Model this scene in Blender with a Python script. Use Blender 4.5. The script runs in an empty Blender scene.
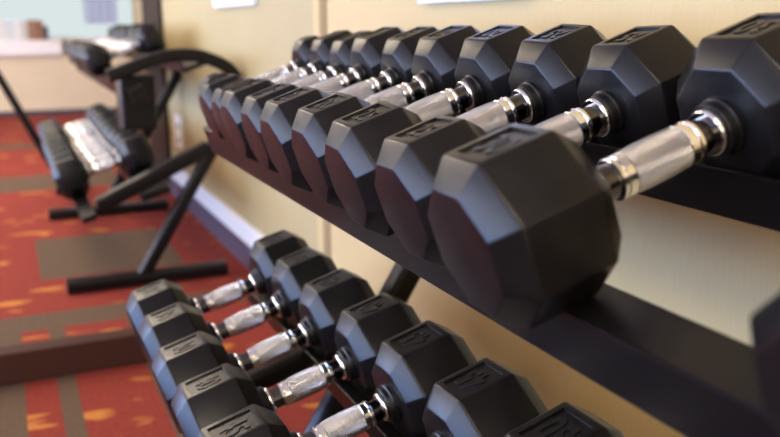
import bpy, bmesh, math, random
from mathutils import Vector, Matrix
random.seed(4)
S = bpy.context.scene
COL = S.collection
FLOOR_Z = -1.0        # the eye is one metre above the carpet; everything below is laid out from eye level
LIFT = -FLOOR_Z

# ------------------------------------------------------------------ materials
def nodes(name):
    m = bpy.data.materials.new(name); m.use_nodes = True
    nt = m.node_tree; b = nt.nodes['Principled BSDF']
    return m, nt, b
def principled(name, col, rough=.5, metal=0., spec=.5, bump=0., bscale=200., mottled=0., mscale=8., coat=0.):
    m, nt, b = nodes(name)
    b.inputs['Base Color'].default_value = (*col, 1)
    b.inputs['Roughness'].default_value = rough
    b.inputs['Metallic'].default_value = metal
    b.inputs['Specular IOR Level'].default_value = spec
    if coat: b.inputs['Coat Weight'].default_value = coat
    tc = nt.nodes.new('ShaderNodeTexCoord')
    if mottled:
        n = nt.nodes.new('ShaderNodeTexNoise'); n.inputs['Scale'].default_value = mscale; n.inputs['Detail'].default_value = 6
        nt.links.new(tc.outputs['Object'], n.inputs['Vector'])
        r = nt.nodes.new('ShaderNodeValToRGB')
        r.color_ramp.elements[0].position = .35; r.color_ramp.elements[1].position = .7
        r.color_ramp.elements[0].color = (*[c*(1-mottled) for c in col], 1)
        r.color_ramp.elements[1].color = (*[min(1, c*(1+mottled)) for c in col], 1)
        nt.links.new(n.outputs['Fac'], r.inputs['Fac']); nt.links.new(r.outputs['Color'], b.inputs['Base Color'])
    if bump:
        n2 = nt.nodes.new('ShaderNodeTexNoise'); n2.inputs['Scale'].default_value = bscale; n2.inputs['Detail'].default_value = 3
        nt.links.new(tc.outputs['Object'], n2.inputs['Vector'])
        bp = nt.nodes.new('ShaderNodeBump'); bp.inputs['Strength'].default_value = bump; bp.inputs['Distance'].default_value = .002
        nt.links.new(n2.outputs['Fac'], bp.inputs['Height']); nt.links.new(bp.outputs['Normal'], b.inputs['Normal'])
    return m
def emitter(name, col, strength):
    m = bpy.data.materials.new(name); m.use_nodes = True
    nt = m.node_tree; nt.nodes.clear()
    e = nt.nodes.new('ShaderNodeEmission'); o = nt.nodes.new('ShaderNodeOutputMaterial')
    e.inputs['Color'].default_value = (*col, 1); e.inputs['Strength'].default_value = strength
    nt.links.new(e.outputs[0], o.inputs[0]); return m

def rubber_mat():
    m, nt, b = nodes('black_rubber')
    tc = nt.nodes.new('ShaderNodeTexCoord')
    n = nt.nodes.new('ShaderNodeTexNoise'); n.inputs['Scale'].default_value = 22; n.inputs['Detail'].default_value = 8; n.inputs['Roughness'].default_value = .65
    nt.links.new(tc.outputs['Object'], n.inputs['Vector'])
    r = nt.nodes.new('ShaderNodeValToRGB')
    r.color_ramp.elements[0].position = .42; r.color_ramp.elements[0].color = (.0045, .004, .0045, 1)
    r.color_ramp.elements[1].position = .75; r.color_ramp.elements[1].color = (.008, .0072, .0072, 1)
    nt.links.new(n.outputs['Fac'], r.inputs['Fac']); nt.links.new(r.outputs['Color'], b.inputs['Base Color'])
    mr = nt.nodes.new('ShaderNodeMapRange'); mr.inputs['From Min'].default_value = .35; mr.inputs['From Max'].default_value = .75
    mr.inputs['To Min'].default_value = .29; mr.inputs['To Max'].default_value = .36
    nt.links.new(n.outputs['Fac'], mr.inputs['Value']); nt.links.new(mr.outputs['Result'], b.inputs['Roughness'])
    b.inputs['Specular IOR Level'].default_value = .29
    g = nt.nodes.new('ShaderNodeTexNoise'); g.inputs['Scale'].default_value = 420; g.inputs['Detail'].default_value = 3
    nt.links.new(tc.outputs['Object'], g.inputs['Vector'])
    bp = nt.nodes.new('ShaderNodeBump'); bp.inputs['Strength'].default_value = .12; bp.inputs['Distance'].default_value = .001
    nt.links.new(g.outputs['Fac'], bp.inputs['Height']); nt.links.new(bp.outputs['Normal'], b.inputs['Normal'])
    return m
RUB = rubber_mat()
NECK = principled('chrome_dark_reflection', (.10, .095, .10), .16, 1.0)  # dark surroundings mirrored in the neck are put into its base colour
CHROME = principled('chrome', (.86, .85, .84), .13, 1.0)
def knurl_mat():
    m, nt, b = nodes('knurled_chrome')
    b.inputs['Base Color'].default_value = (.76, .75, .75, 1); b.inputs['Metallic'].default_value = 1; b.inputs['Roughness'].default_value = .24
    tc = nt.nodes.new('ShaderNodeTexCoord'); sx = nt.nodes.new('ShaderNodeSeparateXYZ')
    nt.links.new(tc.outputs['Object'], sx.inputs[0])
    at = nt.nodes.new('ShaderNodeMath'); at.operation = 'ARCTAN2'
    nt.links.new(sx.outputs['Y'], at.inputs[0]); nt.links.new(sx.outputs['Z'], at.inputs[1])
    def wave(sign):
        a = nt.nodes.new('ShaderNodeMath'); a.operation = 'MULTIPLY'; a.inputs[1].default_value = 44*sign
        nt.links.new(at.outputs[0], a.inputs[0])
        x = nt.nodes.new('ShaderNodeMath'); x.operation = 'MULTIPLY'; x.inputs[1].default_value = 2200
        nt.links.new(sx.outputs['X'], x.inputs[0])
        s = nt.nodes.new('ShaderNodeMath'); s.operation = 'ADD'
        nt.links.new(a.outputs[0], s.inputs[0]); nt.links.new(x.outputs[0], s.inputs[1])
        k = nt.nodes.new('ShaderNodeMath'); k.operation = 'SINE'; nt.links.new(s.outputs[0], k.inputs[0]); return k
    w1, w2 = wave(1), wave(-1)
    mx = nt.nodes.new('ShaderNodeMath'); mx.operation = 'MAXIMUM'
    nt.links.new(w1.outputs[0], mx.inputs[0]); nt.links.new(w2.outputs[0], mx.inputs[1])
    bp = nt.nodes.new('ShaderNodeBump'); bp.inputs['Strength'].default_value = .9; bp.inputs['Distance'].default_value = .0006; bp.invert = True
    nt.links.new(mx.outputs[0], bp.inputs['Height']); nt.links.new(bp.outputs['Normal'], b.inputs['Normal'])
    return m
KNURL = knurl_mat()
STEEL = principled('black_powder_coat', (.006, .005, .005), .30, 0, .24, bump=.08, bscale=600)
BROWNSTEEL = principled('dark_brown_steel', (.050, .018, .011), .6, 0, .12)
def wall_mat(name, c1, c2):
    m, nt, b = nodes(name)
    tc = nt.nodes.new('ShaderNodeTexCoord'); mp = nt.nodes.new('ShaderNodeMapping')
    mp.inputs['Scale'].default_value = (1, 260, 26)
    nt.links.new(tc.outputs['Object'], mp.inputs['Vector'])
    n = nt.nodes.new('ShaderNodeTexNoise'); n.inputs['Scale'].default_value = 1.0; n.inputs['Detail'].default_value = 4
    nt.links.new(mp.outputs[0], n.inputs['Vector'])
    n2 = nt.nodes.new('ShaderNodeTexNoise'); n2.inputs['Scale'].default_value = 3.0; n2.inputs['Detail'].default_value = 3
    nt.links.new(tc.outputs['Object'], n2.inputs['Vector'])
    ad = nt.nodes.new('ShaderNodeMath'); ad.operation = 'ADD'; nt.links.new(n.outputs['Fac'], ad.inputs[0]); nt.links.new(n2.outputs['Fac'], ad.inputs[1])
    r = nt.nodes.new('ShaderNodeValToRGB'); r.color_ramp.elements[0].position = .25; r.color_ramp.elements[1].position = .75
    hf = nt.nodes.new('ShaderNodeMath'); hf.operation = 'MULTIPLY'; hf.inputs[1].default_value = .5
    nt.links.new(ad.outputs[0], hf.inputs[0]); nt.links.new(hf.outputs[0], r.inputs['Fac'])
    r.color_ramp.elements[0].color = (*c1, 1); r.color_ramp.elements[1].color = (*c2, 1)
    nt.links.new(r.outputs['Color'], b.inputs['Base Color'])
    b.inputs['Roughness'].default_value = .55; b.inputs['Specular IOR Level'].default_value = .35
    bp = nt.nodes.new('ShaderNodeBump'); bp.inputs['Strength'].default_value = .1; bp.inputs['Distance'].default_value = .002
    nt.links.new(n.outputs['Fac'], bp.inputs['Height']); nt.links.new(bp.outputs['Normal'], b.inputs['Normal'])
    return m
WALL_A = wall_mat('wallcovering_warm_lit', (.475, .335, .138), (.535, .39, .175))
WALL_B = wall_mat('wallcovering_dim_lit', (.365, .275, .12), (.415, .32, .15))  # same covering, greener lighting beyond the strip put into its colour
STRIP = principled('tan_strip', (.27, .185, .09), .85, spec=.08)
def carpet_mat(name, c1, c2, stroke=None):
    m, nt, b = nodes(name)
    tc = nt.nodes.new('ShaderNodeTexCoord')
    n = nt.nodes.new('ShaderNodeTexNoise'); n.inputs['Scale'].default_value = 90; n.inputs['Detail'].default_value = 5
    nt.links.new(tc.outputs['Object'], n.inputs['Vector'])
    r = nt.nodes.new('ShaderNodeValToRGB'); r.color_ramp.elements[0].position = .3; r.color_ramp.elements[1].position = .7
    r.color_ramp.elements[0].color = (*c1, 1); r.color_ramp.elements[1].color = (*c2, 1)
    nt.links.new(n.outputs['Fac'], r.inputs['Fac'])
    out = r.outputs['Color']
    if stroke:
        mp = nt.nodes.new('ShaderNodeMapping'); mp.inputs['Rotation'].default_value = (0, 0, .7); mp.inputs['Scale'].default_value = (4.5, 12, 1)
        nt.links.new(tc.outputs['Object'], mp.inputs['Vector'])
        w = nt.nodes.new('ShaderNodeTexNoise'); w.inputs['Scale'].default_value = 1; w.inputs['Detail'].default_value = 1.5; w.inputs['Distortion'].default_value = .6
        nt.links.new(mp.outputs[0], w.inputs['Vector'])
        rr = nt.nodes.new('ShaderNodeValToRGB'); rr.color_ramp.elements[0].position = .62; rr.color_ramp.elements[1].position = .68
        nt.links.new(w.outputs['Fac'], rr.inputs['Fac'])
        mx = nt.nodes.new('ShaderNodeMix'); mx.data_type = 'RGBA'
        nt.links.new(rr.outputs['Color'], mx.inputs['Factor']); nt.links.new(out, mx.inputs['A']); mx.inputs['B'].default_value = (*stroke, 1)
        out = mx.outputs['Result']
    nt.links.new(out, b.inputs['Base Color'])
    b.inputs['Roughness'].default_value = .95; b.inputs['Specular IOR Level'].default_value = .1
    bp = nt.nodes.new('ShaderNodeBump'); bp.inputs['Strength'].default_value = .4; bp.inputs['Distance'].default_value = .004
    nt.links.new(n.outputs['Fac'], bp.inputs['Height']); nt.links.new(bp.outputs['Normal'], b.inputs['Normal'])
    return m
RED = carpet_mat('red_carpet', (.19, .028, .018), (.26, .046, .029), (.48, .18, .038))
TAUPE = carpet_mat('taupe_carpet', (.092, .058, .034), (.135, .088, .053))

# ------------------------------------------------------------------ mesh helpers
def to_obj(name, bm, mat, parent=None, smooth=False, mats=None):
    me = bpy.data.meshes.new(name)
    bmesh.ops.recalc_face_normals(bm, faces=bm.faces)
    bm.to_mesh(me); bm.free()
    if smooth:
        for p in me.polygons: p.use_smooth = True
    for mm in (mats or [mat]): me.materials.append(mm)
    return link(name, me, parent)
def link(name, me, parent=None):
    o = bpy.data.objects.new(name, me); COL.objects.link(o)
    if parent: o.parent = parent
    return o
def add_box(bm, x0, x1, y0, y1, z0, z1):
    v = [bm.verts.new((x, y, z)) for x in (x0, x1) for y in (y0, y1) for z in (z0, z1)]
    for f in ((0,1,3,2),(4,6,7,5),(0,4,5,1),(2,3,7,6),(0,2,6,4),(1,5,7,3)): bm.faces.new([v[i] for i in f])
def box(name, x0, x1, y0, y1, z0, z1, mat, parent=None, bev=0.):
    bm = bmesh.new(); add_box(bm, x0, x1, y0, y1, z0, z1)
    if bev: bmesh.ops.bevel(bm, geom=bm.edges[:], offset=bev, segments=2, affect='EDGES', profile=.6)
    return to_obj(name, bm, mat, parent)
def prism(name, prof, y0, y1, mat, parent=None, bev=0.):
    """closed outline in X-Z carried from y0 to y1"""
    bm = bmesh.new()
    a = [bm.verts.new((x, y0, z)) for x, z in prof]; b = [bm.verts.new((x, y1, z)) for x, z in prof]
    n = len(prof)
    bm.faces.new(a); bm.faces.new(b[::-1])
    for i in range(n): bm.faces.new((a[i], b[i], b[(i+1) % n], a[(i+1) % n]))
    if bev: bmesh.ops.bevel(bm, geom=bm.edges[:], offset=bev, segments=2, affect='EDGES', profile=.6)
    return to_obj(name, bm, mat, parent)
def tube(name, pts, w, h, mat, parent=None, smooth=True):
    """rounded rectangular bar through points in a constant-y plane: w across y, h in plane"""
    bm = bmesh.new(); rings = []
    N = len(pts)
    for i, p in enumerate(pts):
        p = Vector(p); q0 = Vector(pts[max(0, i-1)]); q1 = Vector(pts[min(N-1, i+1)])
        d = (q1-q0).normalized(); yv = Vector((0, 1, 0)); n = d.cross(yv).normalized()
        ring = []
        for k in range(16):
            a = 2*math.pi*(k+.5)/16
            c, s = math.cos(a), math.sin(a)
            e = .45
            ring.append(bm.verts.new(p + yv*w/2*math.copysign(abs(c)**e, c) + n*h/2*math.copysign(abs(s)**e, s)))
        rings.append(ring)
    for r0, r1 in zip(rings, rings[1:]):
        for k in range(16): bm.faces.new((r0[k], r0[(k+1) % 16], r1[(k+1) % 16], r1[k]))
    bm.faces.new(rings[0][::-1]); bm.faces.new(rings[-1])
    return to_obj(name, bm, mat, parent, smooth=False)
def smooth_path(pts, n=6):
    out = []
    P = [Vector(p) for p in pts]
    for i in range(len(P)-1):
        p0 = P[max(0, i-1)]; p1 = P[i]; p2 = P[i+1]; p3 = P[min(len(P)-1, i+2)]
        for k in range(n):
            t = k/n
            out.append(.5*((2*p1) + (p2-p0)*t + (2*p0-5*p1+4*p2-p3)*t*t + (3*p1-p0-3*p2+p3)*t**3))
    out.append(P[-1]); return out
def lathe_x(bm, prof, seg=40, cap=True):
    rings = []
    for s, r in prof:
        rings.append([bm.verts.new((s, r*math.cos(2*math.pi*k/seg), r*math.sin(2*math.pi*k/seg))) for k in range(seg)])
    for a, b in zip(rings, rings[1:]):
        for k in range(seg): bm.faces.new((a[k], a[(k+1) % seg], b[(k+1) % seg], b[k]))
    if cap: bm.faces.new(rings[0][::-1]); bm.faces.new(rings[-1])
def thing(name, label, cat, loc=(0,0,0), group=None):
    o = bpy.data.objects.new(name, None); COL.objects.link(o); o.location = loc
    o.empty_display_size = .05
    return tag(o, label, cat, group)
def tag(o, label, cat, group=None):
    o['label'] = label; o['category'] = cat
    if group: o['group'] = group
    return o
def struct(o): o['kind'] = 'structure'; return o

# ------------------------------------------------------------------ dumbbells
GAP = .0824                      # half the distance between the two heads
MESH = {}
def shade_auto(me, deg=30):
    for p in me.polygons: p.use_smooth = True
    bm = bmesh.new(); bm.from_mesh(me)
    for e in bm.edges:
        e.smooth = not (len(e.link_faces) == 2 and e.calc_face_angle(0) > math.radians(deg))
    bm.to_mesh(me); bm.free()
def head_mesh(W, h):
    key = ('head', round(W, 4), round(h, 4))
    if key in MESH: return MESH[key]
    bm = bmesh.new(); q = W/.15
    cl = .0223*q; R = W/2/math.cos(math.pi/8); Re = R*(1-.0209*2/.15)
    rings = []
    for s, r in ((GAP, Re), (GAP+cl, R), (GAP+h-cl, R), (GAP+h, Re)):
        rings.append([bm.verts.new((s, r*math.sin(math.pi/8-k*math.pi/4), r*math.cos(math.pi/8-k*math.pi/4))) for k in range(8)])
    for a, b in zip(rings, rings[1:]):
        for k in range(8): bm.faces.new((a[k], a[(k+1) % 8], b[(k+1) % 8], b[k]))
    bm.faces.new(rings[0]); bm.faces.new(rings[-1])
    bmesh.ops.recalc_face_normals(bm, faces=bm.faces)
    bmesh.ops.bevel(bm, geom=bm.edges[:], offset=.0022*q, segments=3, affect='EDGES', profile=.5)
    bm.faces.ensure_lookup_table(); bm.normal_update()
    top = max((f for f in bm.faces if f.normal.z > .99), key=lambda f: f.calc_area())
    bmesh.ops.inset_region(bm, faces=[top], thickness=.0085*q, depth=0)
    bmesh.ops.inset_region(bm, faces=[top], thickness=.0006, depth=-.0026)
    # moulded neck round the handle
    lathe_x(bm, [(GAP+.004, .0282*q), (GAP-.004, .0282*q), (GAP-.005, .0272*q), (GAP-.0058, .0265*q), (GAP-.0125, .0258*q), (GAP-.0137, .0248*q), (GAP-.0137, .012)])
    bmesh.ops.recalc_face_normals(bm, faces=bm.faces)
    me = bpy.data.meshes.new('head'); bm.to_mesh(me); bm.free(); me.materials.append(RUB)
    shade_auto(me, 24)
    MESH[key] = me; return me
def lathe_mesh(key, prof, mat):
    if key in MESH: return MESH[key]
    bm = bmesh.new(); lathe_x(bm, prof); bmesh.ops.recalc_face_normals(bm, faces=bm.faces)
    me = bpy.data.meshes.new(key); bm.to_mesh(me); bm.free(); me.materials.append(mat); shade_auto(me, 35)
    MESH[key] = me; return me
def mirror(p): return [(-s, r) for s, r in p[::-1]] + p
HANDLE = mirror([(.0290, .0168), (.0700, .0166)])
BAND = [(.0305, .0165), (.0305, .0196), (.0312, .0202), (.0388, .0199), (.0394, .0192), (.0394, .0178), (.0406, .0178), (.0406, .0194), (.0414, .0203), (.0448, .0203), (.0456, .0194), (.0456, .0160)]
GRIP = mirror([(.004, .0212), (.014, .0211), (.022, .0208), (.0290, .0203), (.0298, .0196), (.0298, .0165)])
COLLAR = [(.0618, .0165), (.0618, .0212), (.0628, .0224), (.0642, .0229), (.0664, .0229), (.0682, .0224), (.0690, .0215), (.0690, .0165)]
def number_mesh(txt):
    key = 'num'+txt
    if key in MESH: return MESH[key]
    cu = bpy.data.curves.new(key, 'FONT'); cu.body = txt; cu.size = 1; cu.align_x = 'CENTER'; cu.align_y = 'CENTER'; cu.extrude = .03; cu.bevel_depth = .012; cu.offset = .018
    ob = bpy.data.objects.new('tmp', cu); COL.objects.link(ob)
    dg = bpy.context.evaluated_depsgraph_get(); me = bpy.data.meshes.new_from_object(ob.evaluated_get(dg))
    bpy.data.objects.remove(ob); bpy.data.curves.remove(cu)
    xs = [v.co.x for v in me.vertices]; ys = [v.co.y for v in me.vertices]
    cx, cy = (max(xs)+min(xs))/2, (max(ys)+min(ys))/2; wx, wy = max(xs)-min(xs), max(ys)-min(ys)
    for v in me.vertices:
        v.co = Vector(((v.co.x-cx)/wx, (v.co.y-cy)/wy, v.co.z*.03))
    me.materials.clear(); me.materials.append(RUB); me.name = 'weight_number'
    MESH[key] = me; return me
def dumbbell(tier, y, W, h, dx, yaw, roll, num, label, group):
    x0, z0, t = tier
    a = Vector((math.cos(t), 0, math.sin(t))); n = Vector((-math.sin(t), 0, math.cos(t))); yv = Vector((0, 1, 0))
    c = Vector((x0, y, z0+LIFT)) + n*((W-.15)/2 + abs(roll)*W*.21) + a*dx
    a2 = a*math.cos(yaw) + yv*math.sin(yaw); y2 = yv*math.cos(yaw) - a*math.sin(yaw)
    n3 = n*math.cos(roll) + y2*math.sin(roll); y3 = y2*math.cos(roll) - n*math.sin(roll)
    root = thing('dumbbell', label, 'dumbbell', (0,0,0), group)
    base = c - n3*(W/2)
    M = Matrix.Identity(4)
    for i, v in enumerate((a2, y3, n3)):
        for j in range(3): M[j][i] = v[j]
    M.translation = base
    root.matrix_world = M
    up = Matrix.Translation((0, 0, W/2))
    hd = link('handle', lathe_mesh('handle', HANDLE, NECK), root); hd.matrix_local = up
    hd['label'] = 'smooth chrome handle, dark reflections in its colour'
    g = link('grip', lathe_mesh('grip', GRIP, KNURL), root); g.matrix_local = up
    g['label'] = 'knurled grey metal grip'
    for side in (-1, 1):
        rot = Matrix.Rotation(math.pi if side < 0 else 0, 4, 'Z')
        hm = link('head', head_mesh(W, h), root); hm.matrix_local = up @ rot
        bd = link('band', lathe_mesh('band', BAND, CHROME), root); bd.matrix_local = up @ rot
        bd['label'] = 'polished chrome band beside the knurled grip'
        co = link('collar', lathe_mesh('collar', COLLAR, CHROME), root); co.matrix_local = up @ rot
        co['label'] = 'bright chrome ring at the end of the handle'
        if num:
            nm = link('weight_number', number_mesh(num), hm)
            q = W/.15
            # in head space: glyphs stand along the handle axis, feet outwards
            R = Matrix(((0, -1, 0, GAP+h/2), (1, 0, 0, 0), (0, 0, 1, W/2-.0024), (0, 0, 0, 1)))
            nm.matrix_local = R @ Matrix.Diagonal((.034*q, .033*q*h/.113, 1, 1))
    return root

UP = (.5272, -.1167, .3382)
LOW = (.4019, -.5873, .2794)
gU = 'black rubber dumbbells on the upper tier of the front rack'
gL = 'black rubber dumbbells on the lower tier of the front rack'
ordn = ['', 'second', 'third', 'fourth', 'fifth', 'sixth', 'seventh', 'eighth', 'ninth', 'tenth']
upper = [  # y, W, head length, slide, yaw, roll, number
 (.5545, .1515, .1160, -.0115, -.0452, .0295, '30', 'largest sharp black dumbbell at the near end of the full upper row'),
 (.7211, .1385, .1056, -.0039, -.0113, .0346, '25', 'black octagonal dumbbell directly behind the largest one on the upper tier'),
 (.8660, .1400, .1061, -.0040, -.0250, -.0300, '25', 'black octagonal dumbbell third from the near end of the upper tier row'),
 (1.0100, .1394, .1027, -.0018, .0000, -.0300, '20', 'black octagonal dumbbell fourth from the near end of the upper tier row'),
 (1.1508, .1390, .1043, -.0027, .0000, -.0148, '20', 'black octagonal dumbbell fifth from the near end of the upper tier row'),
 (1.2908, .1330, .1059, .0049, .0150, -.0122, '15', 'blurred black octagonal dumbbell sixth from the near end of the upper tier row'),
 (1.4275, .1330, .1047, .0027, .0280, -.0200, '15', 'blurred black octagonal dumbbell fourth from the far end of the upper tier row'),
 (1.5590, .1234, .0995, .0083, .0400, .0158, '10', 'blurred black octagonal dumbbell third from the far end of the upper tier row'),
 (1.6850, .1231, .0989, .0107, .0400, .0153, '10', 'blurred black octagonal dumbbell second from the far end of the upper tier row'),
 (1.8160, .1190, .0700, .0120, .0600, .0017, '5', 'smallest blurred black dumbbell at the far end of the upper tier row'),
]
for y, W, h, dx, yw, rl, num, lab in upper: dumbbell(UP, y, W, h, dx, yw, rl, num, lab, gU)
lower = [
 (1.6967, .1638, .1202, -.0073, .0300, -.0163, '35', 'blurred black octagonal dumbbell at the far end of the lower tier row'),
 (1.5303, .1641, .1189, -.0056, .0300, -.0058, '35', 'blurred black octagonal dumbbell second from the far end of the lower tier row'),
 (1.3659, .1597, .1251, -.0040, .0300, .0032, '40', 'black octagonal dumbbell third from the far end of the lower tier row'),
 (1.1960, .1593, .1274, .0028, .0000, .0219, '40', 'black octagonal dumbbell fourth from the far end of the lower tier row'),
 (1.0284, .1637, .1308, .0032, .0150, .0015, '45', 'black octagonal dumbbell on the lower tier, its front head cut by the bottom edge'),
 (.8603, .1639, .1318, .0051, .0063, .0411, '45', 'black octagonal dumbbell on the lower tier right behind the one marked 50'),
 (.6833, .1756, .1367, .0059, .0085, -.0011, '50', 'black octagonal dumbbell marked 50 nearest on the lower tier, at the bottom edge'),
]
for y, W, h, dx, yw, rl, num, lab in lower: dumbbell(LOW, y, W, h, dx, yw, rl, num, lab, gL)
dumbbell(UP, .238, .130, .098, -.010, 0, 0, '25', 'blurred dark dumbbell alone on the upper rail, cut off by the right edge', gU)

# ------------------------------------------------------------------ racks
def tier_pt(tier, s, k):
    x0, z0, t = tier
    return (x0 + s*math.cos(t) + k*math.sin(t), z0 + LIFT + s*math.sin(t) - k*math.cos(t))
def V(x, y, z): return (x, y, z+LIFT)
LOW2 = (LOW[0]-.055, LOW[1], LOW[2])
def rails(root, tier, y0, y1, fs, bs, lipk):
    t0, t1, d = fs
    prism('front_rail', [tier_pt(tier, t0, .0757), tier_pt(tier, t1, .0757), tier_pt(tier, t1, d), tier_pt(tier, t0, d)], y0, y1, STEEL, root, .003)
    a, b, d2 = bs
    prism('back_rail', [tier_pt(tier, a, lipk), tier_pt(tier, a+.004, lipk), tier_pt(tier, a+.004, .0757), tier_pt(tier, b, .0757), tier_pt(tier, b, d2), tier_pt(tier, a, d2)], y0, y1, STEEL, root, .0012)
def frame(root, y, arc=False):
    w = .05
    e = 0 if arc else .045
    leg = [V(.405+e, y, -.985), V(.42+e, y, -.96), V(.705+e, y, -.498)]
    if arc:
        path = leg[1:] + [V(.805, y, -.335), V(.838, y, -.255), V(.80, y, -.175), V(.72, y, -.132), V(.645, y, -.115), V(.53, y, -.127), V(.344, y, -.190)]
        tube('leg', [leg[0]] + smooth_path(path, 5), w, .050, STEEL, root)
    else:
        top = tier_pt(UP, .15, .115)
        tube('leg', [leg[0], leg[1], leg[2], (.775, y, LIFT-.42), (.77, y, LIFT-.33), (top[0]+.02, y, top[1])], w, .055, STEEL, root)
        p0 = tier_pt(UP, -.095, .110); p1 = tier_pt(UP, .20, .110)
        tube('upper_arm', [(p0[0], y, p0[1]), (p1[0], y, p1[1])], w, .04, STEEL, root)
    p0 = tier_pt(LOW, -.17 if not arc else -.15, .107 if not arc else .045); p1 = tier_pt(LOW, .30, .107) if not arc else (.70, -.475+LIFT)
    tube('lower_arm', [(p0[0], y, p0[1]), (p1[0], y, p1[1])], w, .045 if not arc else .06, STEEL, root)
    tube('foot', [V(.135, y, -.972), V(.745, y, -.972)], .075, .05, STEEL, root)
rack = thing('dumbbell_rack', 'black two-tier steel dumbbell rack in the foreground beside the tan wall', 'rack', (.45, .9, 0))
def reparent(root):
    for o in list(root.children): o.matrix_parent_inverse = Matrix.Translation(-root.location)
rails(rack, UP, -.15, 1.93, (-.1503, -.098, .1415), (.063, .165, .0917), .040)
rails(rack, LOW, -.15, 1.93, (-.170, -.115, .135), (.063, .175, .1003), .050)
frame(rack, 1.5); frame(rack, -.05)
reparent(rack)

rack2 = thing('dumbbell_rack', 'blurred black dumbbell rack with an arched end tube in the background', 'rack', (.45, 4.0, 0))
rails(rack2, UP, 3.17, 5.75, (-.1503, -.098, .1415), (.063, .165, .0917), .040)
rails(rack2, LOW2, 3.17, 5.75, (-.170, -.115, .100), (.063, .175, .1003), .050)
frame(rack2, 3.2, True); frame(rack2, 4.521, True)
box('end_panel', .39, .52, 3.25, 3.40, LIFT-.40, LIFT-.19, STEEL, rack2, .01)
reparent(rack2)
gU2 = 'blurred dumbbells on the upper tier of the background rack'
gL2 = 'blurred dumbbells on the lower tier of the background rack'
for i in range(9):
    y = 4.115 + i*.152 + (.052 if i > 2 else 0)
    nth = 'nearest' if i == 0 else ('farthest' if i == 8 else ordn[i]+' from the near end')
    dumbbell(UP, y, .143 if i < 4 else .133, .106, random.uniform(-.006, .006), 0, 0, None,
             'blurred small dumbbell on the background rack\'s upper tier, '+nth, gU2)
for i in range(10):
    y = 3.578 + i*.166 + (.062 if i > 5 else 0)
    nth = 'nearest' if i == 0 else ('farthest' if i == 9 else ordn[i]+' from the near end')
    dumbbell(LOW2, y, .162 if i < 5 else .155, .12, random.uniform(-.006, .006), 0, 0, None,
             'blurred small dumbbell on the background rack\'s lower tier, '+nth, gL2)

# machine bar at the left, floor beam
mb = thing('machine_frame', 'slim black diagonal steel bar of a gym machine at the left edge', 'gym machine', V(.275, 5.2, -1.0))
bm_pts = [V(.275, 5.2, -.985), V(-.14, 5.2, -.05), V(-.272, 5.2, .25)]
tube('brace', bm_pts, .05, .045, STEEL, mb); tube('foot', [V(.21, 5.2, -.975), V(.35, 5.2, -.975)], .07, .05, STEEL, mb)
mb.children[0].matrix_parent_inverse = Matrix.Translation(-mb.location); mb.children[1].matrix_parent_inverse = Matrix.Translation(-mb.location)
fb = box('floor_beam', -1.3, .46, 2.40, 2.47, 0, .095, BROWNSTEEL, None, .006)
tag(fb, 'long low dark brown steel beam lying on the red carpet at lower left', 'beam')

# ------------------------------------------------------------------ the room
def grid_floor():
    xs = [-4.5, -.35, -.18, -.10, -.035, .05, .10, .30, .36, .52, .62, .86, 3.5]
    ys = [-3, .6, 1.4, 2.83, 3.0, 3.42, 4.1, 5.4, 5.95, 7.3, 7.6, 10.4]
    bm = bmesh.new(); vs = {}
    def vert(x, y):
        if (x, y) not in vs: vs[(x, y)] = bm.verts.new((x, y, 0))
        return vs[(x, y)]
    for i in range(len(xs)-1):
        for j in range(len(ys)-1):
            f = bm.faces.new((vert(xs[i], ys[j]), vert(xs[i+1], ys[j]), vert(xs[i+1], ys[j+1]), vert(xs[i], ys[j+1])))
            cx, cy = (xs[i]+xs[i+1])/2, (ys[j]+ys[j+1])/2
            tau = False
            if 1.4 < cy < 2.83 and (-.18 < cx < -.035 or .05 < cx < .10 or .30 < cx < .36): tau = True
            if 2.83 < cy < 3.0: tau = True
            if 3.42 < cy < 4.1 and (.05 < cx < .62 or cx < -.35): tau = True
            if 5.4 < cy < 5.95 and cx < .62: tau = True
            if 7.3 < cy < 7.6: tau = True
            if cy < 1.4 and not (-.18 < cx < .05 and cy > .6): tau = True  # unseen near carpet made taupe to darken reflections in the rubber
            f.material_index = 1 if tau else 0
    return struct(to_obj('floor', bm, None, mats=[RED, TAUPE]))
grid_floor()
XW = .86; CEIL = 2.65
# right wall: one covering, lighting difference across the strip put into two tones
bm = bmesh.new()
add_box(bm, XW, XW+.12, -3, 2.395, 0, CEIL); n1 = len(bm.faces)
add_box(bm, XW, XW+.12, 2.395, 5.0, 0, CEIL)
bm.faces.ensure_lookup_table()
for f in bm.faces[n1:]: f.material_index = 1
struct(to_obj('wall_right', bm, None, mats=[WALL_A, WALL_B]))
struct(box('trim_1', XW-.003, XW, 2.28, 2.335, .2, CEIL, STRIP))
BASE_W = principled('pale_skirting', (.72, .66, .58), .5)
BASE_D = principled('aubergine_cove_base', (.060, .034, .045), .5)
bb = struct(box('baseboard_right', XW-.012, XW, -3, 5.0, .10, .195, BASE_W, None, .003))
bd = struct(box('trim_2', XW-.018, XW, -3, 5.0, 0, .105, BASE_D, None, .003))
DEEP_BROWN = principled('deep_brown', (.028, .014, .007), .6, spec=.1, mottled=.3, mscale=12)
struct(box('trim_3', XW-.02, XW+.13, 4.96, 5.6, 0, CEIL, DEEP_BROWN, None, .006))  # deep brown upright at the far end of the wall
CREAM = wall_mat('cream_paint', (.74, .60, .36), (.80, .66, .42))
struct(box('wall_far', -4.5, 3.5, 10.4, 10.5, 0, CEIL, CREAM))
struct(box('wall_back', -4.5, 3.5, -3.1, -3, 0, CEIL, CREAM))
WHITE = principled('white_paint', (.80, .78, .74), .6)
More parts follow.
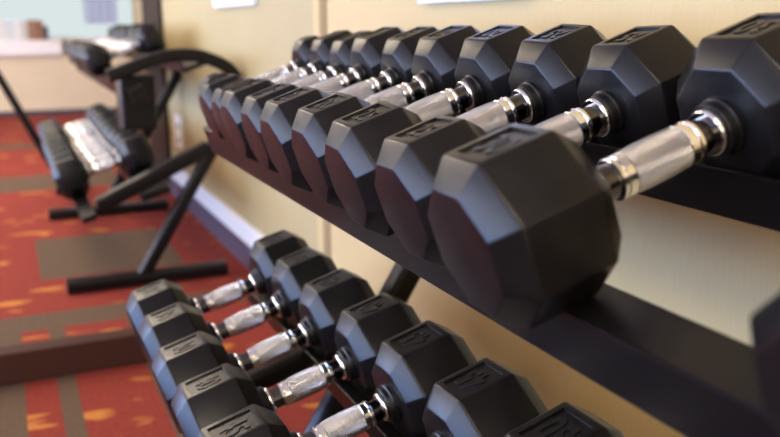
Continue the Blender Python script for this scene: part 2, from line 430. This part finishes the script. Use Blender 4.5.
struct(box('ceiling', -4.5, 3.5, -3, 10.5, CEIL, CEIL+.1, principled('ceiling_white', (.62, .56, .50), .8)))
struct(box('wall_left', -4.6, -4.5, -3, 10.5, 0, .12, CREAM))
struct(box('wall_outer', 3.5, 3.6, 5, 10.5, 0, CEIL, CREAM))
# low counter wall with a pale ledge
ct = thing('counter', 'low tan counter wall with a thick pale ledge below the far window', 'counter', (.2, 10.0, 0))
box('body', -2.5, 1.35, 9.95, 10.2, .06, LIFT-.335, wall_mat('buff_panel', (.62, .49, .28), (.70, .56, .34)), ct); box('ledge', -2.5, .60, 9.88, 10.3, LIFT-.335, LIFT-.175, principled('ledge_paint', (.80, .73, .62), .6), ct, .01)
box('plinth', -2.5, 1.35, 9.93, 10.2, 0, .06, BASE_D, ct)
reparent(ct)

# windows, lamps and added fill
def window(name, x0, x1, y0, y1, z0, z1, col, strength, axis, nm):
    w = thing(name, nm, 'window', ((x0+x1)/2, (y0+y1)/2, z0)); del w['category']; del w['label']; w['kind'] = 'structure'
    pane = box('pane', x0, x1, y0, y1, z0, z1, emitter(name+'_daylight', col, strength), w)
    f = .05
    if axis == 'x':
        for k in range(4):
            yy = y0+(y1-y0)*k/3
            box('mullion', x0-.02, x1+.03, yy-f/2, yy+f/2, z0, z1, WHITE, w)
        box('sill', x0-.02, x1+.08, y0, y1, z0-.05, z0, WHITE, w); box('head_rail', x0-.02, x1+.05, y0, y1, z1, z1+.05, WHITE, w)
    else:
        box('sill', x0, x1, y0-.06, y1, z0-.05, z0, WHITE, w); box('head_rail', x0, x1, y0-.05, y1, z1, z1+.05, WHITE, w)
    reparent(w); return w
window('window_1', -3.0, 1.45, 10.37, 10.40, LIFT-.15, 2.3, (.84, .95, .95), .66, 'y', 'far window')
window('window_2', -4.52, -4.48, -1.2, 9.5, 1.28, 2.35, (.66, .71, .92), 10.0, 'x', 'side windows')
window('rear_fill_pane', -3.4, .55, -3.02, -2.98, .2, 2.3, (1.0, .84, .66), 2.2, 'y', 'added rear fill')  # added unseen behind the camera, warms and lifts the lower wall
window('window_3', -4.52, -4.48, -1.2, 9.5, .12, 1.2, (.34, .52, 1.0), 12.5, 'x', 'side windows')
CURT, _nt, _b = nodes('sheer_lavender_curtain')
_b.inputs['Base Color'].default_value = (.86, .86, .95, 1); _b.inputs['Roughness'].default_value = .85
_t = _nt.nodes.new('ShaderNodeBsdfTranslucent'); _t.inputs['Color'].default_value = (.88, .88, 1, 1)
_m = _nt.nodes.new('ShaderNodeMixShader'); _m.inputs[0].default_value = .55
_nt.links.new(_b.outputs[0], _m.inputs[1]); _nt.links.new(_t.outputs[0], _m.inputs[2]); _nt.links.new(_m.outputs[0], _nt.nodes['Material Output'].inputs[0])
bm = bmesh.new(); prev = None
for i in range(41):
    x = .90 + .36*i/40; y = 10.28 + .010*math.sin(i*.63)  #
    cur = (bm.verts.new((x, y, LIFT+.0)), bm.verts.new((x, y, 2.4)))
    if prev: bm.faces.new((prev[0], cur[0], cur[1], prev[1]))
    prev = cur
bmesh.ops.solidify(bm, geom=bm.faces[:], thickness=.002)
tag(to_obj('curtain', bm, CURT, None, True), 'pale lavender curtain hanging beside the far window', 'curtain')
DIFF = {}
for (x, y, e) in ((-.8, -1.7, 36), (-.8, -.6, 18), (-1.3, 3.6, 22), (-.5, 4.9, 20), (-.5, 5.9, 20), (-.5, 6.9, 20), (-1.5, 8.4, 18), (-2.8, 3.6, 18), (-2.8, 5.8, 18), (-2.8, 7.8, 18)):  # first pair, behind the camera, added to brighten the lower wall
    t = thing('ceiling_light', 'unseen square warm white ceiling light panel', 'ceiling light', (x, y, CEIL), 'ceiling light panels')
    box('frame', x-.33, x+.33, y-.33, y+.33, CEIL-.03, CEIL-.001, WHITE, t)
    if e not in DIFF: DIFF[e] = emitter('warm_diffuser', (1.0, .84, .63), e)
    box('diffuser', x-.30, x+.30, y-.30, y+.30, CEIL-.036, CEIL-.028, DIFF[e], t)
    reparent(t)

# things on the walls and on the ledge
PAPER = principled('paper', (.72, .75, .80), .6); FRAMEM = principled('pale_frame', (.60, .60, .62), .4)
def notice(y0, y1, z0, z1, label, fm, pm):
    r = thing('framed_notice', label, 'notice', (XW, (y0+y1)/2, z0))
    bm = bmesh.new(); f = .03
    add_box(bm, XW-.02, XW, y0, y1, z0, z0+f); add_box(bm, XW-.02, XW, y0, y1, z1-f, z1)
    add_box(bm, XW-.02, XW, y0, y0+f, z0+f, z1-f); add_box(bm, XW-.02, XW, y1-f, y1, z0+f, z1-f)
    to_obj('frame', bm, fm, r); box('sheet', XW-.008, XW, y0+f, y1-f, z0+f, z1-f, pm, r); reparent(r)
notice(2.98, 3.60, LIFT+.068, LIFT+.50, 'pale blue notice on the wall left of the tan strip, cut by the top', PAPER, principled('blue_sheet', (.35, .42, .55), .5))
notice(1.24, 1.66, LIFT+.043, LIFT+.45, 'white framed notice above the upper dumbbells on the tan wall, cut by the top', FRAMEM, PAPER)
ol = thing('wall_outlet', 'wall outlet low on the tan wall beneath the arched tube, wall glare built into its pale plate', 'outlet', (XW, 4.65, LIFT-.62))
box('plate_and_glare', XW-.008, XW, 4.55, 4.75, LIFT-.68, LIFT-.50, WHITE, ol, .003)  # pale area also carries the light reflection on the wall around the sockets
for dz in (-.64, -.56): box('socket', XW-.011, XW-.006, 4.62, 4.68, LIFT+dz-.015, LIFT+dz+.015, principled('socket_grey', (.12, .11, .10), .5), ol)
reparent(ol)
bc = [(.62, .58, .48), (.56, .58, .52), (.66, .63, .53), (.52, .46, .36), (.30, .15, .07), (.24, .10, .05), (.03, .05, .04)]
bl = ['tall cream book at the left end of the far ledge', 'grey white book second in the row on the far ledge', 'cream white book in the middle of the row on the far ledge',
      'beige book next to the brown ones on the far ledge', 'rust brown book beside the beige one on the far ledge', 'dark brown book beside the black one on the far ledge', 'thin black book at the right end of the row on the far ledge']
x = -.02
for i, c in enumerate(bc):
    w = (.085, .07, .085, .06, .08, .075, .05)[i]
    hh = (.20, .195, .205, .195, .215, .21, .15)[i]
    b = thing('book', bl[i], 'book', (x, 10.02, LIFT-.175), 'books standing on the far ledge')
    m = principled('cover', c, .6)
    box('cover', x, x+w-.004, 9.96, 10.12, LIFT-.175, LIFT-.175+hh, m, b, .004)
    box('pages', x+.006, x+w-.010, 9.975, 10.123, LIFT-.170, LIFT-.172+hh+.0005, WHITE, b)
    reparent(b); x += w

# ------------------------------------------------------------------ light, camera, view
w = bpy.data.worlds.new('World'); S.world = w; w.use_nodes = True
w.node_tree.nodes['Background'].inputs['Color'].default_value = (.60, .75, 1.0, 1)
w.node_tree.nodes['Background'].inputs['Strength'].default_value = .5

cd = bpy.data.cameras.new('camera'); cam = bpy.data.objects.new('camera', cd); COL.objects.link(cam)
F, YAW, PITCH = 815.93, .43584, .234445
cd.sensor_width = 36; cd.lens = F/780*36; cd.clip_start = .02
cam.location = (0, 0, LIFT)
cam.rotation_euler = (math.pi/2-PITCH, 0, -YAW)
cd.dof.use_dof = True; cd.dof.focus_distance = 1.0; cd.dof.aperture_fstop = 3.6
S.camera = cam
S.view_settings.view_transform = 'Standard'; S.view_settings.look = 'None'; S.view_settings.gamma = 1; S.view_settings.use_curve_mapping = False
S.view_settings.exposure = 0.35
